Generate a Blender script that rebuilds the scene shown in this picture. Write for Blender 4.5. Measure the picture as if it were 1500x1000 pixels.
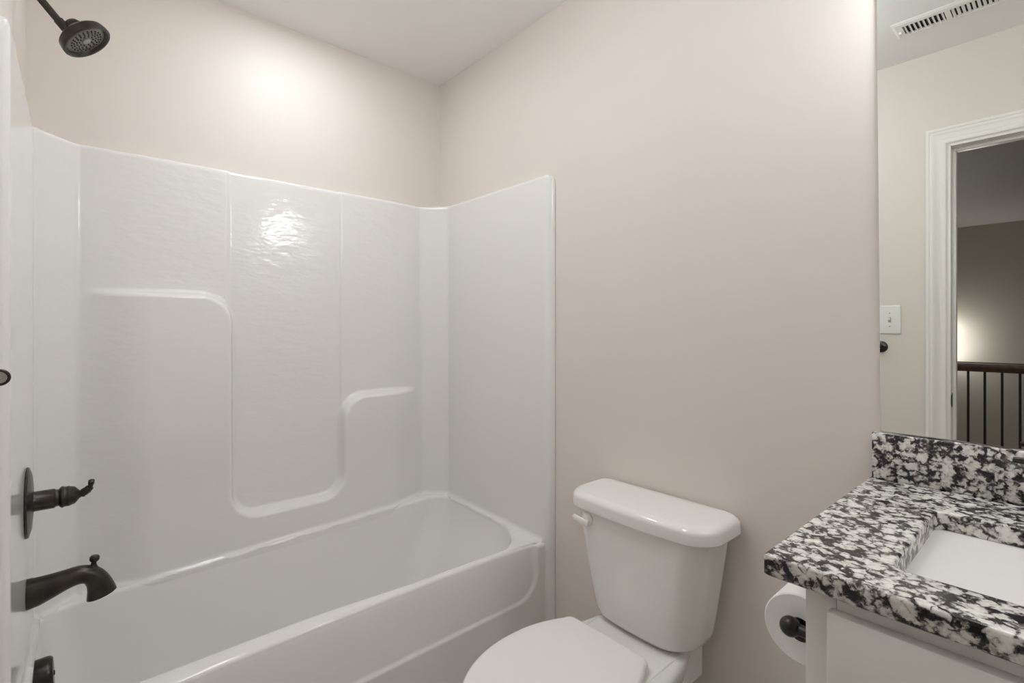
import bpy, bmesh, math, random
from mathutils import Vector, Matrix

# ---------------------------------------------------------------- scene, camera, light
for o in list(bpy.data.objects):
    bpy.data.objects.remove(o)
S = bpy.context.scene
COL = S.collection
PI = math.pi
W = 1.440      # width of the room: door wall y=0, toilet and mirror wall y=W
H = 2.44       # ceiling
XE = 2.56      # end wall beyond the vanity

cam_d = bpy.data.cameras.new('camera')
cam = bpy.data.objects.new('camera', cam_d)
COL.objects.link(cam)
cam.location = (2.0414, 0.1126, 1.2619)
cam.rotation_euler = (PI / 2, 0, math.radians(48.6646))
cam_d.sensor_width = 36.0
cam_d.lens = 725.41 / 1500 * 36
cam_d.shift_y = -19.75 / 1500
cam_d.clip_start = 0.02
S.camera = cam

S.view_settings.view_transform = 'Standard'
S.view_settings.look = 'None'
S.view_settings.gamma = 1.0
S.view_settings.use_curve_mapping = False
S.view_settings.exposure = 0.24
S.cycles.max_bounces = 16
S.cycles.diffuse_bounces = 10
S.cycles.glossy_bounces = 8
S.cycles.use_denoising = True
S.cycles.sample_clamp_indirect = 4.0

world = bpy.data.worlds.new('world')
S.world = world
world.use_nodes = True
world.node_tree.nodes['Background'].inputs[0].default_value = (0.6, 0.6, 0.62, 1)
world.node_tree.nodes['Background'].inputs[1].default_value = 0.15

TUB_LIGHT = (0.40, 0.74)          # recessed light over the bathtub
P_TUB = 2.9                       # watts, recessed light
E_SHADE = 19.0                     # vanity light shades
E_FILL = 20.0                     # added fill light out of view, brightens room and ceiling
P_HALL_FILL = 11.0  # added hall fill, out of view
E_LENS = 3.0
E_SCONCE = 190.0


def area_light(name, loc, size, power, color, rot=(0, 0, 0), spread=180):
    d = bpy.data.lights.new(name, 'AREA')
    d.shape = 'DISK'
    d.size = size
    d.energy = power
    d.color = color
    d.spread = math.radians(spread)
    o = bpy.data.objects.new(name, d)
    o.location = loc
    o.rotation_euler = rot
    COL.objects.link(o)
    return o


WARM = (0.95, 0.99, 1.02)
area_light('recessed_lamp', (TUB_LIGHT[0], TUB_LIGHT[1], H - 0.012), 0.13, P_TUB, WARM)
area_light('hall_fill_lamp', (1.2, -1.6, H - 0.055), 0.26, P_HALL_FILL, WARM)  # fill lamp added to brighten the dark hallway


# ---------------------------------------------------------------- materials
def nt(name):
    m = bpy.data.materials.new(name)
    m.use_nodes = True
    n = m.node_tree.nodes
    return m, n, m.node_tree.links, n['Principled BSDF']


def mat(name, col, rough=0.5, metal=0.0, spec=0.5, coat=0.0, bump=None, vary=None):
    m, n, l, b = nt(name)
    b.inputs['Base Color'].default_value = (*col, 1)
    b.inputs['Roughness'].default_value = rough
    b.inputs['Metallic'].default_value = metal
    b.inputs['Specular IOR Level'].default_value = spec
    b.inputs['Coat Weight'].default_value = coat
    tc = n.new('ShaderNodeTexCoord')
    if bump:
        scale, dist, strength = bump
        t = n.new('ShaderNodeTexNoise')
        t.inputs['Scale'].default_value = scale
        t.inputs['Detail'].default_value = 2
        l.new(tc.outputs['Object'], t.inputs['Vector'])
        bp = n.new('ShaderNodeBump')
        bp.inputs['Distance'].default_value = dist
        bp.inputs['Strength'].default_value = strength
        l.new(t.outputs['Fac'], bp.inputs['Height'])
        l.new(bp.outputs['Normal'], b.inputs['Normal'])
    if vary:
        scale, amt = vary
        t = n.new('ShaderNodeTexNoise')
        t.inputs['Scale'].default_value = scale
        t.inputs['Detail'].default_value = 3
        l.new(tc.outputs['Object'], t.inputs['Vector'])
        r = n.new('ShaderNodeValToRGB')
        r.color_ramp.elements[0].position = 0.3
        r.color_ramp.elements[1].position = 0.7
        r.color_ramp.elements[0].color = (*[c * (1 - amt) for c in col], 1)
        r.color_ramp.elements[1].color = (*[min(1, c * (1 + amt)) for c in col], 1)
        l.new(t.outputs['Fac'], r.inputs['Fac'])
        l.new(r.outputs['Color'], b.inputs['Base Color'])
    return m


def emit(name, col, strength):
    m, n, l, b = nt(name)
    b.inputs['Base Color'].default_value = (0.8, 0.8, 0.8, 1)
    b.inputs['Emission Color'].default_value = (*col, 1)
    b.inputs['Emission Strength'].default_value = strength
    return m


def granite():
    m, n, l, b = nt('granite')
    tc = n.new('ShaderNodeTexCoord')
    # warp the coordinates a little so flakes get ragged outlines
    wn = n.new('ShaderNodeTexNoise'); wn.inputs['Scale'].default_value = 90; wn.inputs['Detail'].default_value = 3
    l.new(tc.outputs['Object'], wn.inputs['Vector'])
    sub = n.new('ShaderNodeVectorMath'); sub.operation = 'SUBTRACT'; sub.inputs[1].default_value = (0.5, 0.5, 0.5)
    l.new(wn.outputs['Color'], sub.inputs[0])
    sc = n.new('ShaderNodeVectorMath'); sc.operation = 'SCALE'; sc.inputs['Scale'].default_value = 0.014
    l.new(sub.outputs[0], sc.inputs[0])
    ad = n.new('ShaderNodeVectorMath'); ad.operation = 'ADD'
    l.new(tc.outputs['Object'], ad.inputs[0]); l.new(sc.outputs[0], ad.inputs[1])
    # large dark veins between white crystals
    n1 = n.new('ShaderNodeTexNoise'); n1.inputs['Scale'].default_value = 50; n1.inputs['Detail'].default_value = 5; n1.inputs['Roughness'].default_value = 0.62
    l.new(ad.outputs[0], n1.inputs['Vector'])
    v = n.new('ShaderNodeTexVoronoi'); v.feature = 'DISTANCE_TO_EDGE'; v.inputs['Scale'].default_value = 58
    l.new(ad.outputs[0], v.inputs['Vector'])
    vm = n.new('ShaderNodeMath'); vm.operation = 'MULTIPLY'; vm.inputs[1].default_value = 0.55
    l.new(v.outputs['Distance'], vm.inputs[0])
    vc = n.new('ShaderNodeMath'); vc.operation = 'MINIMUM'; vc.inputs[1].default_value = 0.12
    l.new(vm.outputs[0], vc.inputs[0])
    sm = n.new('ShaderNodeMath'); sm.operation = 'ADD'
    l.new(n1.outputs['Fac'], sm.inputs[0]); l.new(vc.outputs[0], sm.inputs[1])
    r = n.new('ShaderNodeValToRGB')
    e = r.color_ramp.elements
    e[0].position = 0.44; e[0].color = (0.010, 0.010, 0.012, 1)
    e[1].position = 0.74; e[1].color = (0.80, 0.79, 0.75, 1)
    for pos, c in ((0.500, (0.030, 0.028, 0.029, 1)), (0.530, (0.13, 0.118, 0.112, 1)), (0.560, (0.33, 0.31, 0.295, 1)), (0.600, (0.60, 0.59, 0.56, 1))):
        k = e.new(pos); k.color = c
    l.new(sm.outputs[0], r.inputs['Fac'])
    # brown and warm flecks
    n2 = n.new('ShaderNodeTexNoise'); n2.inputs['Scale'].default_value = 60; n2.inputs['Detail'].default_value = 3
    l.new(ad.outputs[0], n2.inputs['Vector'])
    r2 = n.new('ShaderNodeValToRGB')
    r2.color_ramp.elements[0].position = 0.63; r2.color_ramp.elements[0].color = (0, 0, 0, 1)
    r2.color_ramp.elements[1].position = 0.70; r2.color_ramp.elements[1].color = (1, 1, 1, 1)
    l.new(n2.outputs['Fac'], r2.inputs['Fac'])
    mf = n.new('ShaderNodeMath'); mf.operation = 'MULTIPLY'; mf.inputs[1].default_value = 0.55
    l.new(r2.outputs['Color'], mf.inputs[0])
    mx = n.new('ShaderNodeMix'); mx.data_type = 'RGBA'
    mx.inputs[7].default_value = (0.16, 0.115, 0.085, 1)
    l.new(mf.outputs[0], mx.inputs[0]); l.new(r.outputs['Color'], mx.inputs[6])
    l.new(mx.outputs[2], b.inputs['Base Color'])
    b.inputs['Roughness'].default_value = 0.16
    return m


M = {}
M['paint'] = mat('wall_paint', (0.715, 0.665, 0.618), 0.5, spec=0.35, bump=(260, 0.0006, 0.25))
M['ceiling'] = mat('ceiling_paint', (0.87, 0.855, 0.845), 0.6, spec=0.25, bump=(180, 0.0006, 0.2))
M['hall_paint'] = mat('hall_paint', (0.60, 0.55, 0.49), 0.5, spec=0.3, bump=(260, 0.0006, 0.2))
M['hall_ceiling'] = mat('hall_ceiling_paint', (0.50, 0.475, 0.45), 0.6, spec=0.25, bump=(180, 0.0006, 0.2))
M['trim'] = mat('white_trim_paint', (0.82, 0.80, 0.768), 0.3)
def gelcoat():
    """Glossy moulded gelcoat; the broad back panel is slightly wavy, as such panels are."""
    m = mat('white_gelcoat', (0.765, 0.755, 0.740), 0.11, spec=0.5)
    n, l, b = m.node_tree.nodes, m.node_tree.links, m.node_tree.nodes['Principled BSDF']
    tc = n.new('ShaderNodeTexCoord')
    mp = n.new('ShaderNodeMapping'); mp.inputs['Scale'].default_value = (1, 0.55, 1.3)
    l.new(tc.outputs['Object'], mp.inputs['Vector'])
    t = n.new('ShaderNodeTexNoise'); t.inputs['Scale'].default_value = 30; t.inputs['Detail'].default_value = 2.5; t.inputs['Roughness'].default_value = 0.55
    l.new(mp.outputs[0], t.inputs['Vector'])
    sx = n.new('ShaderNodeSeparateXYZ'); l.new(tc.outputs['Object'], sx.inputs[0])
    mr_ = n.new('ShaderNodeMapRange'); mr_.inputs['From Min'].default_value = 0.10; mr_.inputs['From Max'].default_value = 0.06
    mr_.inputs['To Min'].default_value = 0.0; mr_.inputs['To Max'].default_value = 1.0
    l.new(sx.outputs['X'], mr_.inputs['Value'])
    bp = n.new('ShaderNodeBump'); bp.inputs['Distance'].default_value = 0.0026
    k = n.new('ShaderNodeMath'); k.operation = 'MULTIPLY'; k.inputs[1].default_value = 0.5
    l.new(mr_.outputs[0], k.inputs[0]); l.new(k.outputs[0], bp.inputs['Strength'])
    l.new(t.outputs['Fac'], bp.inputs['Height']); l.new(bp.outputs['Normal'], b.inputs['Normal'])
    return m


M['acrylic'] = gelcoat()
M['porcelain'] = mat('white_porcelain', (0.79, 0.775, 0.755), 0.08, spec=0.55)
M['plastic'] = mat('white_plastic', (0.80, 0.785, 0.76), 0.22)
M['cabinet'] = mat('white_cabinet_paint', (0.78, 0.765, 0.745), 0.35)
M['bronze'] = mat('oil_rubbed_bronze', (0.040, 0.034, 0.030), 0.30, metal=0.55, spec=0.5, vary=(40, 0.35))
M['nozzle'] = mat('dark_rubber', (0.02, 0.019, 0.018), 0.6)
M['sprayface'] = mat('grey_spray_face', (0.17, 0.16, 0.15), 0.35, metal=0.3)
M['spraycentre'] = mat('pale_spray_centre', (0.30, 0.29, 0.27), 0.4)
M['chrome'] = mat('bright_metal', (0.75, 0.74, 0.72), 0.15, metal=1.0)
M['paper'] = mat('tissue_paper', (0.86, 0.845, 0.83), 0.95, spec=0.1, bump=(400, 0.0008, 0.3))
M['card'] = mat('card_core', (0.10, 0.085, 0.07), 0.9)
M['granite'] = granite()
M['mirror'] = mat('silvered_glass', (0.865, 0.888, 0.862), 0.0, metal=1.0)
M['glass_edge'] = mat('ground_glass_edge', (0.45, 0.52, 0.47), 0.2)
M['wood'] = mat('dark_stained_wood', (0.085, 0.045, 0.028), 0.35, vary=(30, 0.3))
M['black_iron'] = mat('black_iron', (0.012, 0.009, 0.008), 0.5)
M['floor'] = mat('vinyl_floor', (0.56, 0.53, 0.50), 0.4, vary=(6, 0.15))
M['carpet'] = mat('hall_carpet', (0.34, 0.31, 0.28), 0.95, spec=0.05, bump=(300, 0.004, 0.5))
M['slot'] = mat('grey_slot', (0.45, 0.44, 0.42), 0.6)
M['dark'] = mat('painted_duct_shade', (0.03, 0.03, 0.03), 0.9)  # colour stands in for shade behind the vent slats
M['shade'] = emit('lit_opal_glass', WARM, E_SHADE)
M['globe'] = emit('fill_globe_glow', WARM, E_FILL)  # glow of the added bathroom fill light
M['lens'] = emit('lit_lens', WARM, E_LENS)
M['hall_shade'] = emit('lit_sconce_glass', (1.0, 0.97, 0.93), E_SCONCE)


# ---------------------------------------------------------------- mesh helpers
def obj(name, bm, m, parent=None, smooth=True, angle=35):
    bmesh.ops.recalc_face_normals(bm, faces=bm.faces[:])
    me = bpy.data.meshes.new(name)
    bm.to_mesh(me)
    bm.free()
    me.materials.append(m)
    if smooth:
        me.shade_smooth()
        try:
            me.set_sharp_from_angle(angle=math.radians(angle))
        except Exception:
            pass
    o = bpy.data.objects.new(name, me)
    COL.objects.link(o)
    if parent:
        o.parent = parent
        o.matrix_parent_inverse = Matrix.Translation(-Vector(parent.location))
    return o


def thing(name, label, cat, loc, group=None):
    o = bpy.data.objects.new(name, None)
    o.empty_display_size = 0.05
    o.location = loc
    COL.objects.link(o)
    return tag(o, label, cat, group)


def tag(o, label, cat, group=None):
    o['label'] = label
    o['category'] = cat
    if group:
        o['group'] = group
    return o


def struct(name, bm, m, label=None, cat=None, smooth=False):
    o = obj(name, bm, m, smooth=smooth)
    o['kind'] = 'structure'
    if label:
        o['label'] = label
        o['category'] = cat
    return o


def box(bm, x0, x1, y0, y1, z0, z1, bevel=0, seg=2):
    r = bmesh.ops.create_cube(bm, size=1)
    vs = r['verts']
    for v in vs:
        v.co = Vector(((x0 + x1) / 2 + v.co.x * (x1 - x0), (y0 + y1) / 2 + v.co.y * (y1 - y0), (z0 + z1) / 2 + v.co.z * (z1 - z0)))
    if bevel:
        es = list({e for v in vs for e in v.link_edges})
        bmesh.ops.bevel(bm, geom=es, offset=bevel, segments=seg, profile=0.5, affect='EDGES')
    return bm


def new():
    return bmesh.new()


def loft(bm, loops, cap0=True, cap1=True, closed=True):
    rows = [[bm.verts.new(p) for p in L] for L in loops]
    n = len(rows[0])
    for a, b in zip(rows[:-1], rows[1:]):
        for i in range(n if closed else n - 1):
            j = (i + 1) % n
            bm.faces.new((a[i], a[j], b[j], b[i]))
    if cap0:
        bm.faces.new(rows[0][::-1])
    if cap1:
        bm.faces.new(rows[-1])
    return rows


def frame_of(d):
    d = Vector(d).normalized()
    up = Vector((0, 0, 1)) if abs(d.z) < 0.95 else Vector((1, 0, 0))
    a = d.cross(up).normalized()
    return d, a, a.cross(d).normalized()


def lathe(bm, origin, axis, prof, n=40, cap0=True, cap1=True):
    d, a, b = frame_of(axis)
    o = Vector(origin)
    loops = []
    for t, r in prof:
        r = max(r, 0.0002)
        loops.append([o + d * t + (a * math.cos(2 * PI * i / n) + b * math.sin(2 * PI * i / n)) * r for i in range(n)])
    loft(bm, loops, cap0, cap1)
    return bm


def tube(bm, pts, radii, n=20, cap=True):
    pts = [Vector(p) for p in pts]
    if not isinstance(radii, (list, tuple)):
        radii = [radii] * len(pts)
    loops = []
    ref = None
    for i, p in enumerate(pts):
        t = (pts[min(i + 1, len(pts) - 1)] - pts[max(i - 1, 0)]).normalized()
        if ref is None:
            _, a, b = frame_of(t)
        else:
            a = (ref - t * ref.dot(t)).normalized()
            b = a.cross(t) * -1
        ref = a
        b = t.cross(a)
        r = radii[i]
        ra, rb = r if isinstance(r, tuple) else (r, r)
        loops.append([p + a * math.cos(2 * PI * k / n) * ra + b * math.sin(2 * PI * k / n) * rb for k in range(n)])
    loft(bm, loops, cap, cap)
    return bm


def catmull(ctrl, per=8):
    c = [ctrl[0]] + list(ctrl) + [ctrl[-1]]
    out = []
    for i in range(1, len(c) - 2):
        p0, p1, p2, p3 = (Vector(c[i + k]) for k in (-1, 0, 1, 2))
        for k in range(per):
            t = k / per
            out.append(0.5 * ((2 * p1) + (p2 - p0) * t + (2 * p0 - 5 * p1 + 4 * p2 - p3) * t * t + (3 * p1 - p0 - 3 * p2 + p3) * t ** 3))
    out.append(Vector(c[-2]))
    return out


def ss(a, b, x):
    t = min(1, max(0, (x - a) / (b - a)))
    return t * t * (3 - 2 * t)


def lerp(a, b, t):
    return a + (b - a) * t


def rrect(x0, x1, y0, y1, radii, ns=20, nc=10):
    """Counter-clockwise rounded rectangle, radii for corners (x1y0, x1y1, x0y1, x0y0), same count of points whatever the size."""
    if not isinstance(radii, (list, tuple)):
        radii = [radii] * 4
    cs = [(x1, y0, -1, 1, -90), (x1, y1, -1, -1, 0), (x0, y1, 1, -1, 90), (x0, y0, 1, 1, 180)]
    arcs = []
    for (cx, cy, sx, sy, a0), r in zip(cs, radii):
        arcs.append([(cx + sx * r + r * math.cos(math.radians(a0 + 90 * k / nc)), cy + sy * r + r * math.sin(math.radians(a0 + 90 * k / nc))) for k in range(nc + 1)])
    out = []
    for i in range(4):
        out += arcs[i]
        a = arcs[i][-1]
        b = arcs[(i + 1) % 4][0]
        out += [(lerp(a[0], b[0], k / ns), lerp(a[1], b[1], k / ns)) for k in range(1, ns)]
    return out


def round_slab(bm, x0, x1, y0, y1, z0, z1, r, edge, seg=5, bottom_edge=None):
    """A slab with rounded plan corners and rounded top (and bottom) edges."""
    be = edge if bottom_edge is None else bottom_edge
    loops = []
    for k in range(seg + 1):
        a = PI / 2 * k / seg
        ins = be * (1 - math.sin(a))
        loops.append([(x, y, z0 + be * (1 - math.cos(a))) for x, y in rrect(x0 + ins, x1 - ins, y0 + ins, y1 - ins, max(0.001, r - ins), 4, 8)])
    for k in range(seg + 1):
        a = PI / 2 * k / seg
        ins = edge * (1 - math.cos(a))
        loops.append([(x, y, z1 - edge + edge * math.sin(a)) for x, y in rrect(x0 + ins, x1 - ins, y0 + ins, y1 - ins, max(0.001, r - ins), 4, 8)])
    loft(bm, loops)
    return bm


# ---------------------------------------------------------------- the room
T = 0.12
DX0, DX1, DZ = 1.697, 2.455, 2.025          # clear door opening
struct('floor', box(new(), -T, XE + T, -T, W + T, -0.15, 0), M['floor'])
struct('ceiling', box(new(), -T, XE + T, -T, W + T, H, H + 0.1), M['ceiling'])
struct('wall_back', box(new(), -T, 0, -T, W + T, 0, H), M['paint'], 'beige painted wall above the bathtub surround', 'wall')
struct('wall_right', box(new(), 0, XE, W, W + T, 0, H), M['paint'], 'beige painted wall behind the toilet and vanity', 'wall')
struct('wall_end', box(new(), XE, XE + T, -T, W + T, 0, H), M['paint'])
bm = new()
box(bm, 0, DX0 - 0.018, -T, 0, 0, H)
box(bm, DX1 + 0.018, XE, -T, 0, 0, H)
box(bm, DX0 - 0.018, DX1 + 0.018, -T, 0, DZ + 0.018, H)
struct('wall_left', bm, M['paint'], 'painted wall with the doorway, seen in the mirror', 'wall')


def baseboard(name, x0, x1, y, s):
    bm = new()
    prof = [(0, 0), (0.014, 0), (0.014, 0.075), (0.011, 0.085), (0.006, 0.095), (0, 0.1)]
    loft(bm, [[(x, y + s * t, z) for t, z in prof] for x in (x0, x1)])
    return struct(name, bm, M['trim'])


baseboard('baseboard_right', 0.80, 1.788, W, -1)
baseboard('baseboard_left', 0.80, DX0 - 0.08, 0, 1)

# door frame: jambs, stops, moulded casing
door = bpy.data.objects.new('door_1', None)
door.location = (DX0, 0, 0)
COL.objects.link(door)
door['kind'] = 'structure'
door['label'] = 'white doorway with stepped casing, seen in the mirror'
door['category'] = 'door'
bm = new()
box(bm, DX0 - 0.018, DX0, -T - 0.005, 0.004, 0, DZ + 0.018, 0.001)
box(bm, DX1, DX1 + 0.018, -T - 0.005, 0.004, 0, DZ + 0.018, 0.001)
box(bm, DX0, DX1, -T - 0.005, 0.004, DZ, DZ + 0.018, 0.001)
obj('jamb', bm, M['trim'], door)
bm = new()
box(bm, DX0, DX0 + 0.011, -0.085, -0.048, 0, DZ, 0.002)
box(bm, DX1 - 0.011, DX1, -0.085, -0.048, 0, DZ, 0.002)
box(bm, DX0 + 0.011, DX1 - 0.011, -0.085, -0.048, DZ - 0.011, DZ, 0.002)
obj('door_stop', bm, M['trim'], door)
PROF = [(0.006, 0.0), (0.006, 0.009), (0.010, 0.012), (0.022, 0.0125), (0.026, 0.010), (0.030, 0.0115), (0.044, 0.015), (0.050, 0.018), (0.056, 0.0185), (0.060, 0.0165), (0.064, 0.019), (0.072, 0.019), (0.074, 0.017), (0.074, 0.0)]
for s, nm in ((1, 'casing'), (-1, 'casing')):
    bm = new()
    yb = 0.0005 if s > 0 else -T - 0.0005
    loops = []
    for cx, cz, sx, sz in ((DX0, 0, -1, 0), (DX0, DZ, -1, 1), (DX1, DZ, 1, 1), (DX1, 0, 1, 0)):
        loops.append([(cx + sx * (w + 0.006), yb + s * t, cz + sz * (w + 0.006)) for w, t in PROF])
    loft(bm, loops)
    obj(nm, bm, M['trim'], door, angle=20)
bm = new()
loft(bm, [[(DX0 + 0.0004 + 0.0012 * k, y, z) for y, z in rrect(-0.040, -0.010, 0.927, 0.987, 0.007, 4, 6)] for k in (0, 1)])
tube(bm, [(DX0 + 0.0012, -0.009, 0.935), (DX0 + 0.0012, -0.004, 0.945), (DX0 + 0.0010, -0.003, 0.957), (DX0 + 0.0012, -0.004, 0.969), (DX0 + 0.0012, -0.009, 0.979)], 0.0022, 10)
sp = obj('strike_plate', bm, M['bronze'], door)
sp['label'] = 'dark bronze strike plate on the door jamb'

# hallway and stairwell beyond the door
struct('floor_hall', box(new(), -1.4, 4.4, -2.72, -T, -0.15, 0), M['carpet'])
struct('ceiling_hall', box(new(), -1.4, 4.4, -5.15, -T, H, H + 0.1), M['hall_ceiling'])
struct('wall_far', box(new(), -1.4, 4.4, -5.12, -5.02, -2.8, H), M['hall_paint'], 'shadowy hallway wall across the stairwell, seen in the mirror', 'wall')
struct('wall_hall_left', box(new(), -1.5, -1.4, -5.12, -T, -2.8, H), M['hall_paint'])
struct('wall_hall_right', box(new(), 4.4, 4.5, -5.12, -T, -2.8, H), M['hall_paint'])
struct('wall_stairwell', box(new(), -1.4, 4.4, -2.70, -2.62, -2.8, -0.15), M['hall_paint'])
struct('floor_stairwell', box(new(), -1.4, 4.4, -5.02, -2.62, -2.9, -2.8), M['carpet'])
bm = new()
box(bm, -1.4, 0, -T - 0.01, -T + 0.0, 0, H)
box(bm, XE, 4.4, -T - 0.01, -T + 0.0, 0, H)
struct('wall_hall_near', bm, M['hall_paint'])

YR = -2.6
ZR = 0.992
rail = thing('stair_railing', 'dark wooden handrail on thin black balusters beyond the doorway', 'railing', (0.9, YR, 0))
bm = new()
prof = [(-0.020, -0.075), (0.020, -0.075), (0.024, -0.060), (0.034, -0.045), (0.036, -0.025), (0.026, -0.006), (0.010, 0.0), (-0.010, 0.0), (-0.026, -0.006), (-0.036, -0.025), (-0.034, -0.045), (-0.024, -0.060)]
loft(bm, [[(x, YR + a, ZR + b) for a, b in prof] for x in (-1.4, 4.4)])
obj('handrail', bm, M['wood'], rail)
bm = new()
box(bm, -1.4, 4.4, YR - 0.05, YR + 0.03, 0.0, 0.03, 0.004)
obj('base_rail', bm, M['wood'], rail)
bal = None
for k in range(-12, 14):
    x = 1.477 + 0.0968 * k
    if bal is None:
        bm = new()
        box(bm, x - 0.0075, x + 0.0075, YR - 0.0075, YR + 0.0075, 0.03, ZR - 0.07, 0.001, 1)
        bal = obj('baluster', bm, M['black_iron'], rail)
        bx = x
    else:
        c = bal.copy()
        COL.objects.link(c)
        c.parent = rail
        c.matrix_parent_inverse = bal.matrix_parent_inverse.copy()
        c.location = (x - bx, 0, 0)

# lamp on the far wall that throws the glow above the handrail
sc = thing('wall_sconce', 'small lit wall lamp on the far hallway wall behind the door jamb', 'lamp', (0.95, -5.02, 1.10))
bm = new(); lathe(bm, (0.95, -5.02, 1.10), (0, 1, 0), [(0, 0.05), (0.012, 0.05), (0.016, 0.04), (0.016, 0.012), (0.06, 0.010)])
obj('backplate', bm, M['bronze'], sc)
bm = new(); lathe(bm, (0.95, -4.945, 1.03), (0, 0, 1), [(0, 0.025), (0.01, 0.035), (0.12, 0.042), (0.125, 0.035)])
obj('glass_shade', bm, M['hall_shade'], sc)

# ---------------------------------------------------------------- bathtub and shower surround (one moulded unit)
ZS = 1.830
YL, YRT = 0.022, 1.410
XB = 0.020
unit = thing('bathtub_shower_unit', 'glossy white one-piece bathtub and shower surround with moulded shelves', 'bathtub', (0.39, W / 2, 0))


def deck_z(x, y):
    zb = 0.452 + 0.0375 * (y - 0.26)
    return lerp(zb, 0.472, min(1, max(0, x / 0.70)))


# --- surround: a plan path swept upwards
def fillet_path(pts, r, step=0.02, nf=7):
    P = [Vector(p) for p in pts]
    out = []
    cur = P[0]

    def seg(a, b):
        n = max(1, int((b - a).length / step))
        for k in range(n):
            out.append(a.lerp(b, k / n))
    for i in range(1, len(P) - 1):
        a = (P[i - 1] - P[i]).normalized()
        b = (P[i + 1] - P[i]).normalized()
        ang = a.angle(b)
        t = r / math.tan(ang / 2)
        s, e = P[i] + a * t, P[i] + b * t
        seg(cur, s)
        c = P[i] + (a + b).normalized() * (r / math.sin(ang / 2))
        for k in range(nf):
            u = k / nf
            q = s.lerp(e, u)
            out.append(c + (q - c).normalized() * r)
        cur = e
    seg(cur, P[-1])
    out.append(P[-1])
    return out


main = fillet_path([(0.745, YL), (0.115, YL), (XB, 0.115), (XB, 1.322), (0.115, YRT), (0.745, YRT)], 0.025, 0.005)
fl = [(0.745 + (0.03) * math.sin(PI / 2 * k / 8), YL * (1 - math.sin(PI / 2 * k / 8) ** 6 * 0 - (1 - math.cos(PI / 2 * k / 8)))) for k in range(8, 0, -1)]
fr = [(0.745 + 0.03 * math.sin(PI / 2 * k / 8), YRT + (W - 0.001 - YRT) * (1 - math.cos(PI / 2 * k / 8))) for k in range(1, 9)]
path = [Vector(p) for p in fl] + main + [Vector(p) for p in fr]
norms = []
for i in range(len(path)):
    t = (path[min(i + 1, len(path) - 1)] - path[max(i - 1, 0)]).normalized()
    norms.append(Vector((t.y, -t.x)) if True else None)
# make the normals look into the tub
for i, n_ in enumerate(norms):
    if n_.dot(Vector((0.40, 0.72)) - path[i]) < 0:
        norms[i] = -n_


def sd_box(y, z, y0, y1, z0, z1, r=0.0):
    cy, cz = (y0 + y1) / 2, (z0 + z1) / 2
    qx, qz = abs(y - cy) - (y1 - y0) / 2 + r, abs(z - cz) - (z1 - z0) / 2 + r
    return math.hypot(max(qx, 0), max(qz, 0)) + min(max(qx, qz), 0) - r


def union_round(a, b, r):
    u, v = max(r - a, 0), max(r - b, 0)
    return max(r, min(a, b)) - math.hypot(u, v)


def bulge(y, z):
    """How far the back panel stands out: low shelves left and right of a U-shaped recess, and two shallow ribs above."""
    U = sd_box(y, z, 0.532, 0.932, 0.585, 3.0, 0.085)
    left = sd_box(y, z, -1.0, 0.535, 1.378, 3.0)
    right = sd_box(y, z, 0.929, 3.0, 0.985, 3.0)
    d = union_round(union_round(U, left, 0.10), right, 0.10)
    out = 0.043 * ss(-0.012, 0.013, d)
    out *= ss(0.118, 0.30, y) * (1 - ss(1.13, 1.318, y))
    # centre strip above is set back a touch from the panels beside it
    cs = min(y - 0.524, 0.934 - y)
    out += 0.0075 * (1 - ss(-0.0045, 0.0045, cs)) * ss(0.115, 0.26, y) * (1 - ss(1.20, 1.322, y)) * (1 if z > 0.9 else 0.0 + ss(0.7, 0.9, z))
    return out


zrows = []
z = 0.44
while z < ZS - 0.015:
    zrows.append(z)
    z += 0.005
zrows += [ZS - 0.015 + 0.015 * math.sin(PI / 2 * k / 6) for k in range(7)]
rows = []
for z in zrows:
    row = []
    for p, n_ in zip(path, norms):
        off = 0.008 * (ZS - z) * max(0.0, n_.x) ** 2 * (1 - ss(0.3, 0.6, p.x))
        if abs(p.x - XB) < 0.001:
            off += bulge(p.y, z)
        if z > ZS - 0.015:
            u = (z - (ZS - 0.015)) / 0.015
            off -= 0.012 * (1 - math.sqrt(max(0, 1 - u * u)))
        zd = deck_z(p.x, p.y)
        c = 0.018
        if z < zd + c and p.x < 0.74:
            u = min(1, (zd + c - z) / c)
            off += c * (1 - math.sqrt(max(0, 1 - u * u))) * 0.8
        fl_ = max(0.0, (p.x - 0.745) / 0.03)
        if off < 0:
            off *= 1 - fl_
        q = p + n_ * off
        q.y = min(max(q.y, 0.0008), W - 0.0008)
        row.append((q.x, q.y, z - 0.022 * fl_ ** 3 * ss(ZS - 0.12, ZS, z)))
    rows.append(row)
# close the top against the walls
top = []
for p, n_ in zip(path, norms):
    q = p - n_ * 0.092
    if p.x > 0.70:
        q = Vector((p.x, 0 if p.y < 0.7 else W))
    top.append((max(0.0008, min(q.x, 0.775)), min(max(q.y, 0.0008), W - 0.0008), ZS - 0.022 * max(0.0, (p.x - 0.745) / 0.03) ** 3))
rows.append(top)
bm = new()
loft(bm, rows, False, False, closed=False)
obj('surround', bm, M['acrylic'], unit, angle=60)


# --- tub: deck, basin
def rim_x(y):
    x = 0.706 + 0.026 * ((y - 0.72) / 0.69) ** 2
    f = max(ss(1.345, 1.405, y), 1 - ss(0.030, 0.085, y))
    return lerp(x, 0.752, f)


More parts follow.
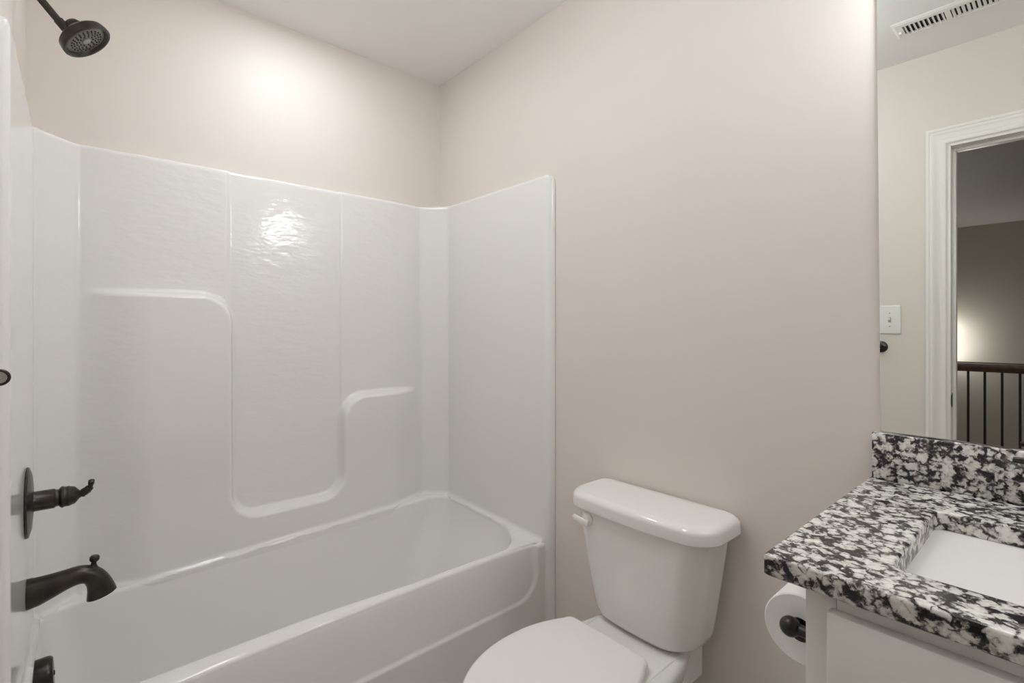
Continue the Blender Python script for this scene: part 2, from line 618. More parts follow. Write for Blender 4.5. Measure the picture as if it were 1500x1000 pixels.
def basin_loop(iL, iR, iB, iF, r, z=None, dz=0.0):
    """inset from left, right, back and front edges of the opening"""
    L = rrect(0.087 + iB, 0.650 - iF, 0.030 + iL, 1.396 - iR, (max(r[0], 0.01), r[1], r[2], r[3]), 64, 14)
    out = []
    for x, y in L:
        f = max(0, (x - 0.40) / 0.25)
        x2 = x + f * 0.040 * ss(0.5, 1.15, y)
        zz = deck_z(x2, y) + dz if z is None else z
        out.append((x2, y, zz))
    return out


R0 = (0.12, 0.17, 0.085, 0.085)
loops = []
outer = [(x, y) for x, y in rrect(XB - 0.004, 0.70, YL - 0.004, YRT + 0.004, (0.002, 0.002, 0.11, 0.11), 64, 14)]
loops.append([(rim_x(y) - 0.011 if x > 0.69 else x, y, 0.4708 if x > 0.69 else deck_z(x, y)) for x, y in outer])
loops.append([(rim_x(y) - 0.019 if x > 0.69 else x + 0.004, y, 0.4721 if x > 0.69 else deck_z(x, y)) for x, y in outer])
for k in range(5):
    a = PI / 2 * k / 4
    ins = -0.014 * (1 - math.sin(a))
    loops.append(basin_loop(ins, ins * 0.6, ins, ins, R0, None, -0.014 * (1 - math.cos(a))))
for t in (0.12, 0.25, 0.4, 0.55, 0.7, 0.82, 0.9, 0.95, 0.985, 1.0):
    zz = lerp(0.45, 0.085, t)
    e = 0.0 if t < 0.8 else (1 - math.sqrt(max(0, 1 - ((t - 0.8) / 0.2) ** 2)))
    loops.append(basin_loop(0.035 * t + 0.07 * e, 0.20 * t ** 1.2 + 0.08 * e, 0.045 * t + 0.07 * e, 0.055 * t + 0.07 * e, tuple(lerp(r, 0.12, t) for r in R0), zz))
bm = new()
loft(bm, loops, False, True)
obj('tub_basin', bm, M['acrylic'], unit, angle=60)

# --- apron: front skirt with a long recessed panel under the rim
bm = new()
ys = [0.001 + 0.028 * k / 6 for k in range(6)] + [0.03 + (1.41 - 0.03) * k / 240 for k in range(241)] + [1.41 + 0.029 * k / 6 for k in range(1, 7)]
zs = [0.0, 0.05, 0.1, 0.15, 0.2, 0.24] + [0.255 + k * 0.0035 for k in range(int((0.458 - 0.255) / 0.0035))]
rows = []


def apron_x(y, z):
    d = sd_box(y, z, 0.072, 1.368, 0.293, 1.2, 0.085)
    inner = lerp(rim_x(y), 0.7455, min(1, (0.472 - z) / 0.175) ** 0.8)
    o_ = 0.752
    if y > 1.41:
        o_ = 0.752 + 0.023 * math.sin(PI / 2 * (y - 1.41) / 0.03)
    if y < 0.03:
        o_ = 0.752 + 0.023 * math.sin(PI / 2 * (0.03 - y) / 0.03)
    return lerp(min(inner, o_), o_, ss(-0.006, 0.006, d))


for z in zs:
    rows.append([(apron_x(y, z), y, z) for y in ys])
for k in range(7):
    a = PI / 2 * k / 6
    rows.append([(apron_x(y, 0.46) - 0.014 * (1 - math.cos(a)), y, 0.458 + 0.014 * math.sin(a)) for y in ys])
loft(bm, rows, False, False, closed=False)
obj('apron', bm, M['acrylic'], unit, angle=60)
bm = new()
lathe(bm, (0.36, 0.24, 0.0862), (0, 0, 1), [(0, 0.035), (0.003, 0.034), (0.004, 0.026), (0.001, 0.02), (0.001, 0.0)])
dr = obj('drain', bm, M['bronze'], unit)
dr['label'] = 'dark bronze drain ring'

# ---------------------------------------------------------------- shower and bath fittings on the door-side wall
XF = 0.38
PY = YL
sh = thing('wall_shower', 'dark bronze round shower head on a bent arm above the bathtub', 'shower', (XF, 0, 2.09))
bm = new()
tube(bm, catmull([(XF, 0.001, 2.098), (XF, 0.022, 2.094), (XF, 0.042, 2.068), (XF, 0.068, 2.036), (XF, 0.083, 2.018)], 8), 0.0085)
arm = obj('shower_arm', bm, M['bronze'], sh)
bm = new()
lathe(bm, (XF, 0.0008, 2.098), (0, 1, 0), [(0, 0.03), (0.004, 0.03), (0.010, 0.022), (0.013, 0.012)])
obj('wall_flange', bm, M['bronze'], sh)
hd = Vector((0.16, 0.62, -0.77)).normalized()      # the way the head points
hc = Vector((XF, 0.1275, 1.9965))
bm = new()
tube(bm, [(XF, 0.079, 2.0235), (XF, 0.090, 2.0105), (XF, 0.098, 2.001)], [0.0105, 0.0105, 0.010])
obj('swivel_nut', bm, M['bronze'], sh)
bm = new()
lathe(bm, hc, hd, [(-0.046, 0.010), (-0.042, 0.016), (-0.034, 0.0205), (-0.029, 0.0205), (-0.0265, 0.0245), (-0.0225, 0.0245), (-0.021, 0.030), (-0.014, 0.047), (-0.008, 0.0545), (0.004, 0.0575), (0.010, 0.0575), (0.012, 0.056), (0.012, 0.0515), (0.008, 0.0485), (0.0045, 0.0465)], 56, True, False)
body = obj('shower_head', bm, M['bronze'], sh)
bm = new()
lathe(bm, hc, hd, [(0.003, 0.0468), (0.0048, 0.0465), (0.0066, 0.043), (0.0066, 0.0115), (0.0082, 0.010), (0.0082, 0.0)], 56)
d, a, b = frame_of(hd)
n0 = len(bm.faces)
for rr, cnt in ((0.0165, 10), (0.0235, 15), (0.0300, 19), (0.0360, 22)):
    for k in range(cnt):
        an = 2 * PI * (k + 0.3 * (rr > 0.02)) / cnt
        p = hc + a * rr * math.cos(an) + b * rr * math.sin(an)
        lathe(bm, p, hd, [(0.0060, 0.0021), (0.0082, 0.0017), (0.0088, 0.0008)], 8)
bm.faces.ensure_lookup_table()
for f_ in bm.faces[n0:]:
    f_.material_index = 1
lathe(bm, hc, hd, [(0.0083, 0.0095), (0.0092, 0.0085), (0.0095, 0.0002)], 32)
bm.faces.ensure_lookup_table()
for f_ in bm.faces[-65:]:
    f_.material_index = 2 if f_.material_index == 0 else 1
face = obj('spray_face', bm, M['sprayface'], body)
face.data.materials.append(M['nozzle'])
face.data.materials.append(M['spraycentre'])
face['label'] = 'grey spray face with dark nozzles'

vz = 0.8425
vl = thing('shower_valve', 'dark bronze shower valve with round plate and lever handle', 'shower valve', (XF, PY, vz))
bm = new()
lathe(bm, (XF, PY + 0.0006, vz), (0, 1, 0), [(0, 0.083), (0.002, 0.0835), (0.005, 0.081), (0.009, 0.066), (0.011, 0.050), (0.012, 0.027), (0.012, 0.022)], 56)
obj('escutcheon', bm, M['bronze'], vl)
bm = new()
lathe(bm, (XF, PY + 0.010, vz), (0, 1, 0), [(0, 0.0235), (0.003, 0.0245), (0.005, 0.0235), (0.040, 0.0235), (0.042, 0.0215), (0.044, 0.0205), (0.048, 0.0205), (0.050, 0.0235), (0.053, 0.0260), (0.056, 0.0260), (0.058, 0.0245), (0.062, 0.0240), (0.066, 0.0250), (0.068, 0.0240), (0.078, 0.0210), (0.083, 0.0150), (0.087, 0.0095), (0.091, 0.0075), (0.094, 0.0085)], 40)
obj('handle_body', bm, M['bronze'], vl)
bm = new()
tube(bm, catmull([(XF, PY + 0.100, vz - 0.003), (XF, PY + 0.106, vz + 0.004), (XF + 0.004, PY + 0.113, vz + 0.010), (XF + 0.008, PY + 0.118, vz + 0.020), (XF + 0.012, PY + 0.1195, vz + 0.034)], 6), [0.0085] * 4 + [0.010] * 4 + [0.0095] * 4 + [0.0085] * 4 + [(0.0075, 0.0055)] * 4 + [(0.0085, 0.0065)] * 4 + [(0.0055, 0.0045)], 16)
obj('lever', bm, M['bronze'], vl)

sz = 0.622
st = thing('tub_spout', 'dark bronze bathtub spout with a knob on top', 'spout', (XF, PY, sz))
bm = new()
ctrl = [(PY + 0.0006, sz, 0.0365, 0.030), (PY + 0.012, sz + 0.0005, 0.0355, 0.029), (PY + 0.040, sz + 0.006, 0.0300, 0.0260), (PY + 0.070, sz + 0.013, 0.0245, 0.0235), (PY + 0.095, sz + 0.0165, 0.0225, 0.0225), (PY + 0.116, sz + 0.011, 0.0220, 0.0225), (PY + 0.129, sz - 0.004, 0.0235, 0.0235), (PY + 0.137, sz - 0.025, 0.0270, 0.0245), (PY + 0.1400, sz - 0.0465, 0.0315, 0.0260)]
cs = catmull([(c[0], c[1], 0) for c in ctrl], 5)
rr = catmull([(c[2], c[3], 0) for c in ctrl], 5)
pts = [(XF, p.x, p.y) for p in cs]
loops = []
for i in range(len(pts)):
    p = Vector(pts[i])
    t = (Vector(pts[min(i + 1, len(pts) - 1)]) - Vector(pts[max(i - 1, 0)])).normalized()
    if i < 6:
        t = Vector((0, 1, 0))
    k_ = (i - (len(pts) - 9)) / 8
    if k_ > 0:
        t = t.lerp(Vector((0, 0.25, -0.967)), k_).normalized()
    u = Vector((1, 0, 0)).cross(t)
    loops.append([p + Vector((1, 0, 0)) * rr[i].y * math.cos(2 * PI * k / 28) + u * rr[i].x * math.sin(2 * PI * k / 28) for k in range(28)])
loft(bm, loops, True, True)
obj('spout_body', bm, M['bronze'], st)
bm = new()
lathe(bm, (XF, PY + 0.1225, sz + 0.024), (0, 0.12, 1), [(0, 0.012), (0.006, 0.0085), (0.012, 0.0058), (0.017, 0.0055), (0.019, 0.0085), (0.023, 0.0105), (0.029, 0.0105), (0.033, 0.0075), (0.034, 0.0)], 24)
obj('diverter_knob', bm, M['bronze'], st)

ov = thing('overflow_cover', 'dark bronze round overflow cover on the inside of the tub below the spout', 'overflow cover', (XF, 0.034, 0.405))
bm = new()
lathe(bm, (XF, 0.0345, 0.412), (0, 1, 0.04), [(0, 0.042), (0.026, 0.042), (0.032, 0.0405), (0.036, 0.036), (0.036, 0.0)], 44)
obj('cover', bm, M['bronze'], ov)
bm = new()
lathe(bm, (XF, 0.0705, 0.4135), (0, 1, 0.04), [(0, 0.006), (0.002, 0.006), (0.003, 0.004)], 16)
obj('screw', bm, M['bronze'], ov)

# ---------------------------------------------------------------- toilet
TX = 1.232
tl = thing('toilet', 'white porcelain two-piece toilet with closed lid between bathtub and vanity', 'toilet', (TX, 1.0, 0))


def tank_loop(z, hw, y0, y1, r, bow):
    L = rrect(TX - hw, TX + hw, y0, y1, (r, 0.03, 0.03, r), 10, 10)
    out = []
    for x, y in L:
        u = (x - TX) / hw
        f = (y1 - y) / (y1 - y0)
        out.append((x, y - bow * (1 - u * u) * f, z))
    return out


bm = new()
tank = []
for z, hw, y0, r in ((0.4080, 0.120, 1.305, 0.05), (0.4095, 0.138, 1.292, 0.06), (0.4135, 0.151, 1.283, 0.07), (0.424, 0.160, 1.275, 0.07), (0.445, 0.167, 1.270, 0.07), (0.51, 0.178, 1.264, 0.068), (0.60, 0.192, 1.259, 0.065), (0.68, 0.204, 1.256, 0.062), (0.730, 0.211, 1.254, 0.060)):
    tank.append(tank_loop(z, hw, y0, 1.424, r, 0.014))
loft(bm, tank)
obj('tank', bm, M['porcelain'], tl, angle=70)
bm = new()
lid = []
LHW, LY0 = 0.237, 1.243
for k in range(5):
    a = PI / 2 * k / 4
    i_ = 0.006 * (1 - math.sin(a))
    lid.append(tank_loop(0.724 + 0.006 * (1 - math.cos(a)), LHW - i_, LY0 + i_, 1.434, 0.072, 0.016))
lid.append(tank_loop(0.742, LHW - 0.0015, LY0 + 0.001, 1.434, 0.072, 0.016))
for k in range(8):
    a = PI / 2 * k / 7
    i_ = 0.024 * (1 - math.cos(a)) + 0.002
    lid.append(tank_loop(0.750 + 0.019 * math.sin(a), LHW - i_, LY0 + i_, 1.434 - i_ * 0.3, 0.072, 0.016))
lid.append(tank_loop(0.7705, LHW - 0.07, LY0 + 0.07, 1.40, 0.04, 0.010))
loft(bm, lid)
obj('tank_lid', bm, M['porcelain'], tl, angle=70)
# flush lever
LX, LZ = 1.091, 0.7000
fy = 1.2460
lv = None
bm = new()
lathe(bm, (LX, fy + 0.006, LZ), (0, -1, 0), [(0, 0.020), (0.006, 0.0205), (0.010, 0.019), (0.012, 0.015), (0.018, 0.012)], 28)
lv = obj('flush_lever', bm, M['plastic'], tl)
bm = new()
tube(bm, catmull([(LX + 0.012, fy - 0.012, LZ - 0.010), (LX - 0.004, fy - 0.016, LZ - 0.007), (LX - 0.020, fy - 0.018, LZ - 0.003), (LX - 0.040, fy - 0.020, LZ + 0.001)], 6), [(0.004, 0.007)] + [(0.0045, 0.0100)] * 9 + [(0.0045, 0.0090)] * 8 + [(0.003, 0.005)], 16)
obj('lever_paddle', bm, M['plastic'], lv)

# bowl, foot and rear deck: one lofted body
def bowl_loop(z, yf, yb, hw, back, n=64):
    """egg-shaped outline: round front at yf, flat-ish back at yb of half-width back"""
    out = []
    ym = lerp(yf, yb, 0.55)
    for k in range(n):
        t = 2 * PI * k / n
        c, s_ = math.cos(t), math.sin(t)
        if s_ < 0:
            out.append((TX + hw * c, ym + (ym - yf) * s_, z))
        else:
            e = 0.5
            sx = math.copysign(abs(c) ** e, c)
            sy = s_ ** e
            w = lerp(hw, back, sy)
            out.append((TX + w * sx, ym + (yb - ym) * sy, z))
    return out


bm = new()
L = [bowl_loop(0.0, 0.86, 1.40, 0.115, 0.105), bowl_loop(0.02, 0.86, 1.40, 0.115, 0.105), bowl_loop(0.05, 0.875, 1.395, 0.105, 0.10), bowl_loop(0.15, 0.87, 1.39, 0.10, 0.095), bowl_loop(0.22, 0.84, 1.40, 0.115, 0.10),
     bowl_loop(0.30, 0.79, 1.41, 0.145, 0.115), bowl_loop(0.355, 0.755, 1.42, 0.165, 0.126), bowl_loop(0.385, 0.745, 1.425, 0.172, 0.129), bowl_loop(0.397, 0.75, 1.425, 0.168, 0.127), bowl_loop(0.402, 0.765, 1.415, 0.155, 0.118)]
loft(bm, L)
obj('bowl', bm, M['porcelain'], tl, angle=70)
bm = new()
round_slab(bm, TX - 0.128, TX + 0.128, 1.130, 1.424, 0.30, 0.4045, 0.014, 0.007)
obj('tank_deck', bm, M['porcelain'], tl, angle=70)


def seat_loop(z, ins, yb=1.192):
    """Seat and lid outline: round front, sides that draw in towards a straight back edge with small corners."""
    cx = TX - 0.027
    yf, hw, hb, ym, r = 0.735 + ins, 0.181 - ins, 0.124 - ins, 0.985, max(0.006, 0.026 - ins * 0.5)
    yb -= ins
    out = [(cx + hw * math.cos(t), ym + (ym - yf) * math.sin(t), z) for t in (PI + PI * k / 48 for k in range(49))]
    right = []
    for k in range(1, 13):
        y = lerp(ym, yb - r, k / 12)
        right.append((lerp(hw, hb, ((y - ym) / (yb - ym)) ** 2.3), y))
    xe = right[-1][0]
    for k in range(1, 8):
        a = PI / 2 * k / 7
        right.append((xe - r * (1 - math.cos(a)), yb - r + r * math.sin(a)))
    out += [(cx + x, y, z) for x, y in right]
    out += [(cx + lerp(right[-1][0], -right[-1][0], k / 8), yb, z) for k in range(1, 8)]
    out += [(cx - x, y, z) for x, y in right[::-1]]
    return out


bm = new()
L = [seat_loop(0.4025, 0.008, 1.17), seat_loop(0.406, 0.004, 1.17), seat_loop(0.412, 0.004, 1.17), seat_loop(0.4155, 0.010, 1.17)]
loft(bm, L)
obj('seat', bm, M['plastic'], tl, angle=70)
bm = new()
L = [seat_loop(0.417, 0.005)] + [seat_loop(0.420 + 0.013 * math.sin(PI / 2 * k / 5), 0.011 * (1 - math.cos(PI / 2 * k / 5))) for k in range(6)] + [seat_loop(0.4345, 0.03), seat_loop(0.4365, 0.08), seat_loop(0.4372, 0.115)]
loft(bm, L)
obj('lid', bm, M['plastic'], tl, angle=70)
for s in (-1, 1):
    bm = new()
    round_slab(bm, TX - 0.027 + s * 0.072 - 0.016, TX - 0.027 + s * 0.072 + 0.016, 1.176, 1.203, 0.4050, 0.4165, 0.008, 0.002, 3)
    obj('hinge', bm, M['plastic'], tl)

# ---------------------------------------------------------------- vanity
CX0, CY0 = 1.742, 0.862       # counter's free corner
CZ, CT = 0.935, 0.031
VX0, VY0 = 1.790, 0.886
vn = thing('vanity_cabinet', 'white painted vanity cabinet under the granite countertop', 'cabinet', (2.17, 1.15, 0))
bm = new()
box(bm, VX0, XE - 0.001, VY0 + 0.019, W - 0.001, 0.10, CZ - CT - 0.0005, 0.001, 1)
box(bm, VX0 + 0.0, XE - 0.001, VY0 + 0.08, W - 0.001, 0.0, 0.0995, 0.001, 1)
obj('carcass', bm, M['cabinet'], vn)
bm = new()
box(bm, VX0, VX0 + 0.038, VY0, VY0 + 0.0188, 0.10, CZ - CT - 0.0008, 0.0012)
box(bm, XE - 0.04, XE - 0.0015, VY0, VY0 + 0.0188, 0.10, CZ - CT - 0.0008, 0.0012)
box(bm, VX0 + 0.0382, XE - 0.0402, VY0, VY0 + 0.0188, CZ - CT - 0.045, CZ - CT - 0.0008, 0.0012)
box(bm, VX0 + 0.0382, XE - 0.0402, VY0, VY0 + 0.0188, 0.70, 0.735, 0.0012)
box(bm, VX0 + 0.0382, XE - 0.0402, VY0, VY0 + 0.0188, 0.10, 0.14, 0.0012)
obj('face_frame', bm, M['cabinet'], vn)
bm = new()
FX0, FX1 = 1.8215, 2.528
FZ = 0.882
box(bm, FX0, FX1, VY0 - 0.0192, VY0 - 0.0004, 0.728, FZ, 0.0022, 2)
obj('drawer_front', bm, M['cabinet'], vn)
for x0, x1 in ((FX0, 2.172), (2.176, FX1)):
    bm = new()
    box(bm, x0, x1, VY0 - 0.0192, VY0 - 0.0004, 0.128, 0.715, 0.0022, 2)
    dr_ = obj('cabinet_door', bm, M['cabinet'], vn)
    kx = x1 - 0.035 if x0 < 2 else x0 + 0.035
    bm = new()
    lathe(bm, (kx, VY0 - 0.0193, 0.66), (0, -1, 0), [(0, 0.007), (0.010, 0.005), (0.014, 0.010), (0.020, 0.013), (0.024, 0.010), (0.025, 0.0)], 24)
    obj('door_knob', bm, M['bronze'], dr_)

# countertop with a rectangular cut-out
SX0, SX1, SY0, SY1 = 1.876, 2.400, 0.952, 1.268
ct = thing('countertop', 'black and white speckled granite countertop with backsplash on the vanity', 'countertop', (2.15, 1.15, CZ - CT))
bm = new()
OX0, OX1, OY0, OY1 = CX0, XE - 0.001, CY0, W - 0.001


def frame_loops(bm):
    def out(z, i):
        return [(x, y, z) for x, y in rrect(OX0 + i, OX1, OY0 + i, OY1, 0.004, 24, 4)]

    def inn(z, i):
        return [(x, y, z) for x, y in rrect(SX0 - i, SX1 + i, SY0 - i, SY1 + i, 0.016, 24, 4)]
    e = 0.004
    L = [inn(CZ - CT, 0.0)]
    L += [out(CZ - CT, 0.003), out(CZ - CT + 0.003, 0)]
    L += [out(CZ - e + e * math.sin(PI / 2 * k / 4), e * (1 - math.cos(PI / 2 * k / 4))) for k in range(5)]
    L += [inn(CZ - e + e * math.sin(PI / 2 * k / 4), e * (1 - math.cos(PI / 2 * k / 4))) for k in range(4, -1, -1)]
    L += [inn(CZ - CT, 0.0)]
    return L


loft(bm, frame_loops(bm), False, False)
bmesh.ops.remove_doubles(bm, verts=bm.verts, dist=1e-5)
obj('slab', bm, M['granite'], ct, angle=50)
bm = new()
box(bm, 1.7475, XE - 0.0015, W - 0.021, W - 0.001, CZ + 0.0004, 1.0345, 0.002, 2)
obj('backsplash', bm, M['granite'], ct, angle=50)

sk = thing('sink', 'white rectangular undermount sink basin set in the granite countertop', 'sink', ((SX0 + SX1) / 2, (SY0 + SY1) / 2, 0.75))
bm = new()
zt = CZ - CT - 0.0006


def sink_loop(ix, iyb, iyf, r, z):
    return [(x, y, z) for x, y in rrect(SX0 - 0.006 + ix, SX1 + 0.006 - ix, SY0 - 0.006 + iyf, SY1 + 0.006 - iyb, r, 20, 10)]


L = [sink_loop(-0.02, -0.02, -0.02, 0.03, zt), sink_loop(0, 0, 0, 0.02, zt), sink_loop(0.003, 0.003, 0.003, 0.02, zt - 0.006)]
for t in (0.1, 0.25, 0.4, 0.55, 0.7, 0.8, 0.88, 0.94, 0.98, 1.0):
    e = 0 if t < 0.7 else 1 - math.sqrt(max(0, 1 - ((t - 0.7) / 0.3) ** 2))
    L.append(sink_loop(0.004 + 0.150 * t + 0.03 * e, 0.004 + 0.045 * t + 0.03 * e, 0.004 + 0.045 * t + 0.03 * e, lerp(0.014, 0.022, t), zt - 0.006 - 0.125 * t))
loft(bm, L, False, True)
obj('basin', bm, M['porcelain'], sk, angle=60)
bm = new()
lathe(bm, ((SX0 + SX1) / 2, (SY0 + SY1) / 2, zt - 0.1308), (0, 0, 1), [(0, 0.024), (0.002, 0.023), (0.003, 0.016), (0.001, 0.0)], 28)
obj('drain', bm, M['bronze'], sk)

FXc, FYc = (SX0 + SX1) / 2, 1.348
fc = thing('faucet', 'dark bronze two-handle faucet at the back of the countertop', 'faucet', (FXc, FYc, CZ))
bm = new()
lathe(bm, (FXc, FYc, CZ + 0.0003), (0, 0, 1), [(0, 0.026), (0.006, 0.026), (0.012, 0.018), (0.07, 0.014)], 28)
tube(bm, catmull([(FXc, FYc, CZ + 0.06), (FXc, FYc - 0.01, CZ + 0.10), (FXc, FYc - 0.05, CZ + 0.125), (FXc, FYc - 0.10, CZ + 0.115), (FXc, FYc - 0.115, CZ + 0.09)], 8), 0.012)
obj('spout', bm, M['bronze'], fc)
for s in (-1, 1):
    hx = FXc + s * 0.102
    bm = new()
    lathe(bm, (hx, FYc, CZ + 0.0003), (0, 0, 1), [(0, 0.025), (0.006, 0.025), (0.012, 0.017), (0.055, 0.013), (0.065, 0.016), (0.075, 0.016), (0.085, 0.008)], 28)
    h_ = obj('handle', bm, M['bronze'], fc)
    bm = new()
    tube(bm, [(hx + s * -0.005, FYc, CZ + 0.091), (hx + s * 0.02, FYc - 0.001, CZ + 0.0945), (hx + s * 0.055, FYc - 0.002, CZ + 0.0965), (hx + s * 0.066, FYc - 0.002, CZ + 0.0965)], [0.007, 0.006, 0.0058, 0.005], 16)
    obj('lever', bm, M['bronze'], h_)

# toilet paper
PXc, PZ = 1.7275, 0.7520
PY0, PY1 = 1.052, 1.156
ph = thing('toilet_paper_holder', 'dark bronze toilet paper holder on the side of the vanity', 'holder', (VX0, 1.03, PZ))
bm = new()
lathe(bm, (VX0 - 0.0004, 1.030, PZ - 0.004), (-1, 0, 0), [(0, 0.025), (0.005, 0.025), (0.010, 0.018), (0.013, 0.011)], 28)
obj('base_plate', bm, M['bronze'], ph)
bm = new()
tube(bm, [(VX0 - 0.010, 1.030, PZ - 0.004), (VX0 - 0.03, 1.030, PZ - 0.001), (1.722, 1.030, PZ)], [0.0095, 0.0090, 0.0095], 18)
tube(bm, [(1.722, 1.030, PZ), (1.722, 1.10, PZ), (1.722, 1.160, PZ)], 0.0075, 16)
obj('arm', bm, M['bronze'], ph)
bm = new()
bmesh.ops.create_uvsphere(bm, u_segments=24, v_segments=16, radius=0.0165, matrix=Matrix.Translation((1.720, 1.0285, PZ + 0.0005)))
obj('ball_end', bm, M['bronze'], ph)
rl = thing('toilet_paper_roll', 'full white toilet paper roll on the dark holder beside the vanity', 'toilet paper', (PXc, PY0, PZ - 0.06))
bm = new()
RR = 0.0595
lathe(bm, (PXc, PY0, PZ - 0.0118), (0, 1, 0), [(0.0, 0.0205), (0.0, RR - 0.002), (0.002, RR), (PY1 - PY0 - 0.002, RR), (PY1 - PY0, RR - 0.002), (PY1 - PY0, 0.0205), (0, 0.0205)], 72, False, False)
bmesh.ops.remove_doubles(bm, verts=bm.verts, dist=1e-6)
obj('paper', bm, M['paper'], rl)
bm = new()
lathe(bm, (PXc, PY0, PZ - 0.0118), (0, 1, 0), [(0.0005, 0.0195), (0.0005, 0.0203), (PY1 - PY0 - 0.0005, 0.0203), (PY1 - PY0 - 0.0005, 0.0195), (0.0005, 0.0195)], 40, False, False)
obj('core', bm, M['card'], rl)

# ---------------------------------------------------------------- mirror
mr = thing('mirror', 'large frameless wall mirror above the granite backsplash', 'mirror', (2.15, W, 1.04))
bm = new()
box(bm, 0, XE - 0.02 - 1.7545, -0.0022, 0.0022, 0, 0.985)
o = obj('glass', bm, M['mirror'], None, smooth=False)
o.parent = mr
o.data.materials.append(M['glass_edge'])
for p in o.data.polygons:
    if abs(p.normal.y) < 0.5:
        p.material_index = 1
o.location = (1.7605 - mr.location.x, W - 0.0030 - mr.location.y, 1.0352 - mr.location.z)
o.rotation_euler = (0, math.radians(-0.45), 0)

# ---------------------------------------------------------------- things on the door wall, seen in the mirror
sw = thing('light_switch', 'white light switch plate on the wall beside the doorway', 'light switch', (1.490, 0, 1.299))
bm = new()
prof = [(-0.0400, 0), (-0.0395, 0.002), (-0.035, 0.0055), (0.035, 0.0055), (0.0395, 0.002), (0.0400, 0)]
round_slab(bm, -0.0400, 0.0400, -0.0635, 0.0635, 0, 0.006, 0.004, 0.0045, 4, 0.0005)
bmesh.ops.transform(bm, matrix=Matrix.Translation((1.490, 0.0004, 1.299)) @ Matrix.Rotation(-PI / 2, 4, 'X'), verts=bm.verts)
pl = obj('cover_plate', bm, M['plastic'], sw)
bm = new()
box(bm, 1.4848, 1.4952, 0.0062, 0.0070, 1.287, 1.311)
c_ = obj('toggle_slot', bm, M['slot'], pl)
bm = new()
box(bm, 1.4860, 1.4940, 0.0064, 0.016, 1.297, 1.309, 0.0015)
obj('toggle', bm, M['plastic'], sw)
for dz in (-0.030, 0.030):
    bm = new()
    lathe(bm, (1.490, 0.0060, 1.299 + dz), (0, 1, 0), [(0, 0.003), (0.0009, 0.0027)], 14)
    obj('screw', bm, M['chrome'], sw)

rh = thing('robe_hook', 'dark bronze robe hook on the wall below the light switch', 'hook', (1.4575, 0, 1.177))
bm = new()
lathe(bm, (1.4575, 0.0005, 1.177), (0, 1, 0), [(0, 0.0255), (0.004, 0.0255), (0.009, 0.020), (0.012, 0.011), (0.030, 0.0075), (0.040, 0.0070)], 32)
obj('wall_flange', bm, M['bronze'], rh)
bm = new()
HKY = 0.0640
tube(bm, catmull([(1.4555, 0.026, 1.177), (1.4555, 0.040, 1.1795), (1.4550, 0.0455, 1.193), (1.4545, 0.0480, 1.210), (1.4540, 0.0560, 1.2195), (1.4540, HKY, 1.2213)], 6), 0.0045, 16)
lathe(bm, (1.4495, HKY + 0.0005, 1.2213), (1, 0.06, 0), [(0, 0.0045), (0.002, 0.0064), (0.008, 0.0070), (0.0105, 0.0069), (0.0115, 0.0060), (0.0105, 0.0050), (0.0103, 0.0)], 32)
hk = obj('hook', bm, M['bronze'], rh)
bm = new()
lathe(bm, (1.4599, HKY + 0.0011, 1.2213), (1, 0.06, 0), [(0, 0.0049), (0.0005, 0.0047), (0.0008, 0.0)], 32)
tip = obj('tip_face', bm, M['spraycentre'], hk)
tip['label'] = 'pale grey end face of the hook'

# ---------------------------------------------------------------- ceiling fittings
vt = thing('air_vent', 'white rectangular ceiling air register with two banks of slats', 'vent', (1.73, 0.309, H))
VX_0, VX_1, VY_0, VY_1 = 1.566, 1.892, 0.242, 0.376
bm = new()
fr_ = 0.030
zb = H - 0.0005
L = []
outer_ = [(VX_0, VY_0), (VX_1, VY_0), (VX_1, VY_1), (VX_0, VY_1)]
inner_ = [(VX_0 + fr_, VY_0 + fr_), (VX_1 - fr_, VY_0 + fr_), (VX_1 - fr_, VY_1 - fr_), (VX_0 + fr_, VY_1 - fr_)]


def mix4(f, z):
    return [(lerp(a_[0], b_[0], f), lerp(a_[1], b_[1], f), z) for a_, b_ in zip(outer_, inner_)]


loft(bm, [mix4(0, zb), mix4(0.0, zb - 0.003), mix4(0.35, zb - 0.009), mix4(1, zb - 0.009), mix4(1, zb)], False, False)
mx_ = (VX_0 + VX_1) / 2
box(bm, mx_ - 0.008, mx_ + 0.008, VY_0 + fr_, VY_1 - fr_, zb - 0.009, zb - 0.001)
obj('frame', bm, M['trim'], vt, smooth=False)
bm = new()
box(bm, VX_0 + fr_, VX_1 - fr_, VY_0 + fr_, VY_1 - fr_, zb - 0.0012, zb - 0.0002)
obj('duct_shade_sheet', bm, M['dark'], vt)  # thin black sheet in place of the shade inside the duct
slat = None
for bank in (0, 1):
    x0 = VX_0 + fr_ if bank == 0 else mx_ + 0.008
    x1 = mx_ - 0.008 if bank == 0 else VX_1 - fr_
    for k in range(9):
        x = lerp(x0, x1, (k + 0.5) / 9)
        bm = new()
        box(bm, -0.0044, 0.0044, VY_0 + fr_, VY_1 - fr_, -0.0006, 0.0006)
        bmesh.ops.transform(bm, matrix=Matrix.Translation((x, 0, zb - 0.0055)) @ Matrix.Rotation(math.radians(35 if bank == 0 else -35), 4, 'Y'), verts=bm.verts)
        obj('slat', bm, M['trim'], vt, smooth=False)
bm = new()
box(bm, VX_0 + 0.014, VX_0 + 0.024, 0.304, 0.312, zb - 0.017, zb - 0.0085, 0.002)
obj('damper_lever', bm, M['trim'], vt)

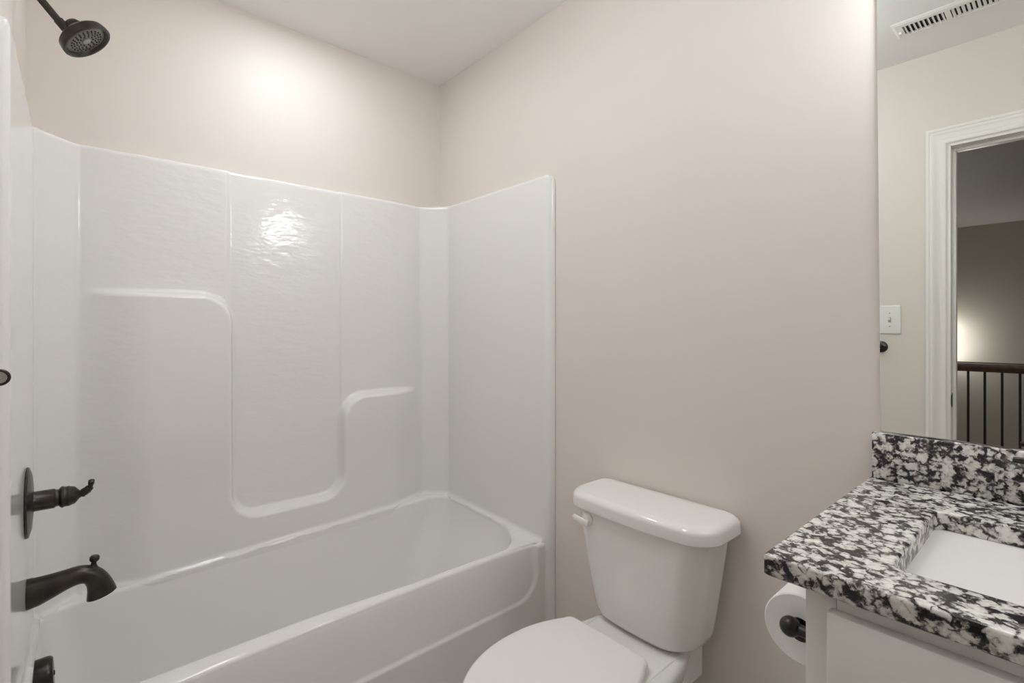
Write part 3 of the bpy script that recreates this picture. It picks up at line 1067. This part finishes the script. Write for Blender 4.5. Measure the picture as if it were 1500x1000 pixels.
rc = thing('recessed_light', 'round white recessed ceiling light above the bathtub', 'ceiling light', (TUB_LIGHT[0], TUB_LIGHT[1], H))
bm = new()
lathe(bm, (TUB_LIGHT[0], TUB_LIGHT[1], H - 0.0004), (0, 0, -1), [(0, 0.098), (0.003, 0.098), (0.006, 0.094), (0.007, 0.078), (0.002, 0.074)], 48)
obj('trim_ring', bm, M['trim'], rc)
bm = new()
lathe(bm, (TUB_LIGHT[0], TUB_LIGHT[1], H - 0.008), (0, 0, -1), [(0, 0.073), (0.0015, 0.072), (0.002, 0.0)], 48)
obj('lens', bm, M['lens'], rc)

hl = thing('added_hall_fill', 'added round fill light under the hallway ceiling, out of view', 'ceiling light', (1.2, -1.6, H))  # invented fixture that carries the hall fill lamp
bm = new()
lathe(bm, (1.2, -1.6, H - 0.0004), (0, 0, -1), [(0, 0.15), (0.015, 0.15), (0.022, 0.145), (0.024, 0.138)], 48)
obj('base', bm, M['trim'], hl)
bm = new()
lathe(bm, (1.2, -1.6, H - 0.0247), (0, 0, -1), [(0, 0.137), (0.012, 0.128), (0.022, 0.09), (0.0255, 0.0)], 48)
obj('diffuser', bm, M['lens'], hl)

cl = thing('added_ceiling_fill', 'added unseen fill light, a glowing opal ball in the middle of the bathroom', 'ceiling light', (1.16, 0.64, H))  # invented fixture, hung low so its glow reaches the ceiling
bm = new()
lathe(bm, (1.16, 0.64, H - 0.0004), (0, 0, -1), [(0, 0.065), (0.012, 0.065), (0.020, 0.055), (0.024, 0.015), (0.052, 0.013), (0.056, 0.035), (0.062, 0.040)], 40)
obj('base', bm, M['bronze'], cl)
bm = new()
lathe(bm, (1.16, 0.64, H - 0.0626), (0, 0, -1), [(0, 0.042), (0.010, 0.075), (0.030, 0.110), (0.055, 0.125), (0.080, 0.110), (0.100, 0.070), (0.106, 0.0)], 40)
obj('fill_globe', bm, M['globe'], cl)

vlg = thing('vanity_light', 'dark bronze three-lamp vanity light above the mirror', 'wall light', (2.14, W, 2.20))
bm = new()
round_slab(bm, -0.30, 0.30, -0.05, 0.05, 0, 0.02, 0.02, 0.006, 4, 0.001)
bmesh.ops.transform(bm, matrix=Matrix.Translation((2.14, W - 0.0006, 2.17)) @ Matrix.Rotation(PI / 2, 4, 'X'), verts=bm.verts)
obj('backplate', bm, M['bronze'], vlg)
for k in (-1, 0, 1):
    lx = 2.14 + k * 0.22
    bm = new()
    tube(bm, catmull([(lx, W - 0.018, 2.17), (lx, W - 0.07, 2.19), (lx, W - 0.125, 2.185), (lx, W - 0.135, 2.155)], 6), 0.008)
    lathe(bm, (lx, W - 0.135, 2.165), (0, 0, -1), [(0, 0.012), (0.01, 0.022), (0.03, 0.024)], 24)
    obj('arm', bm, M['bronze'], vlg)
    bm = new()
    lathe(bm, (lx, W - 0.135, 2.138), (0, 0, -1), [(0, 0.026), (0.02, 0.040), (0.06, 0.052), (0.11, 0.060), (0.112, 0.055), (0.10, 0.045), (0.10, 0.0)], 32)
    obj('glass_shade', bm, M['shade'], vlg)
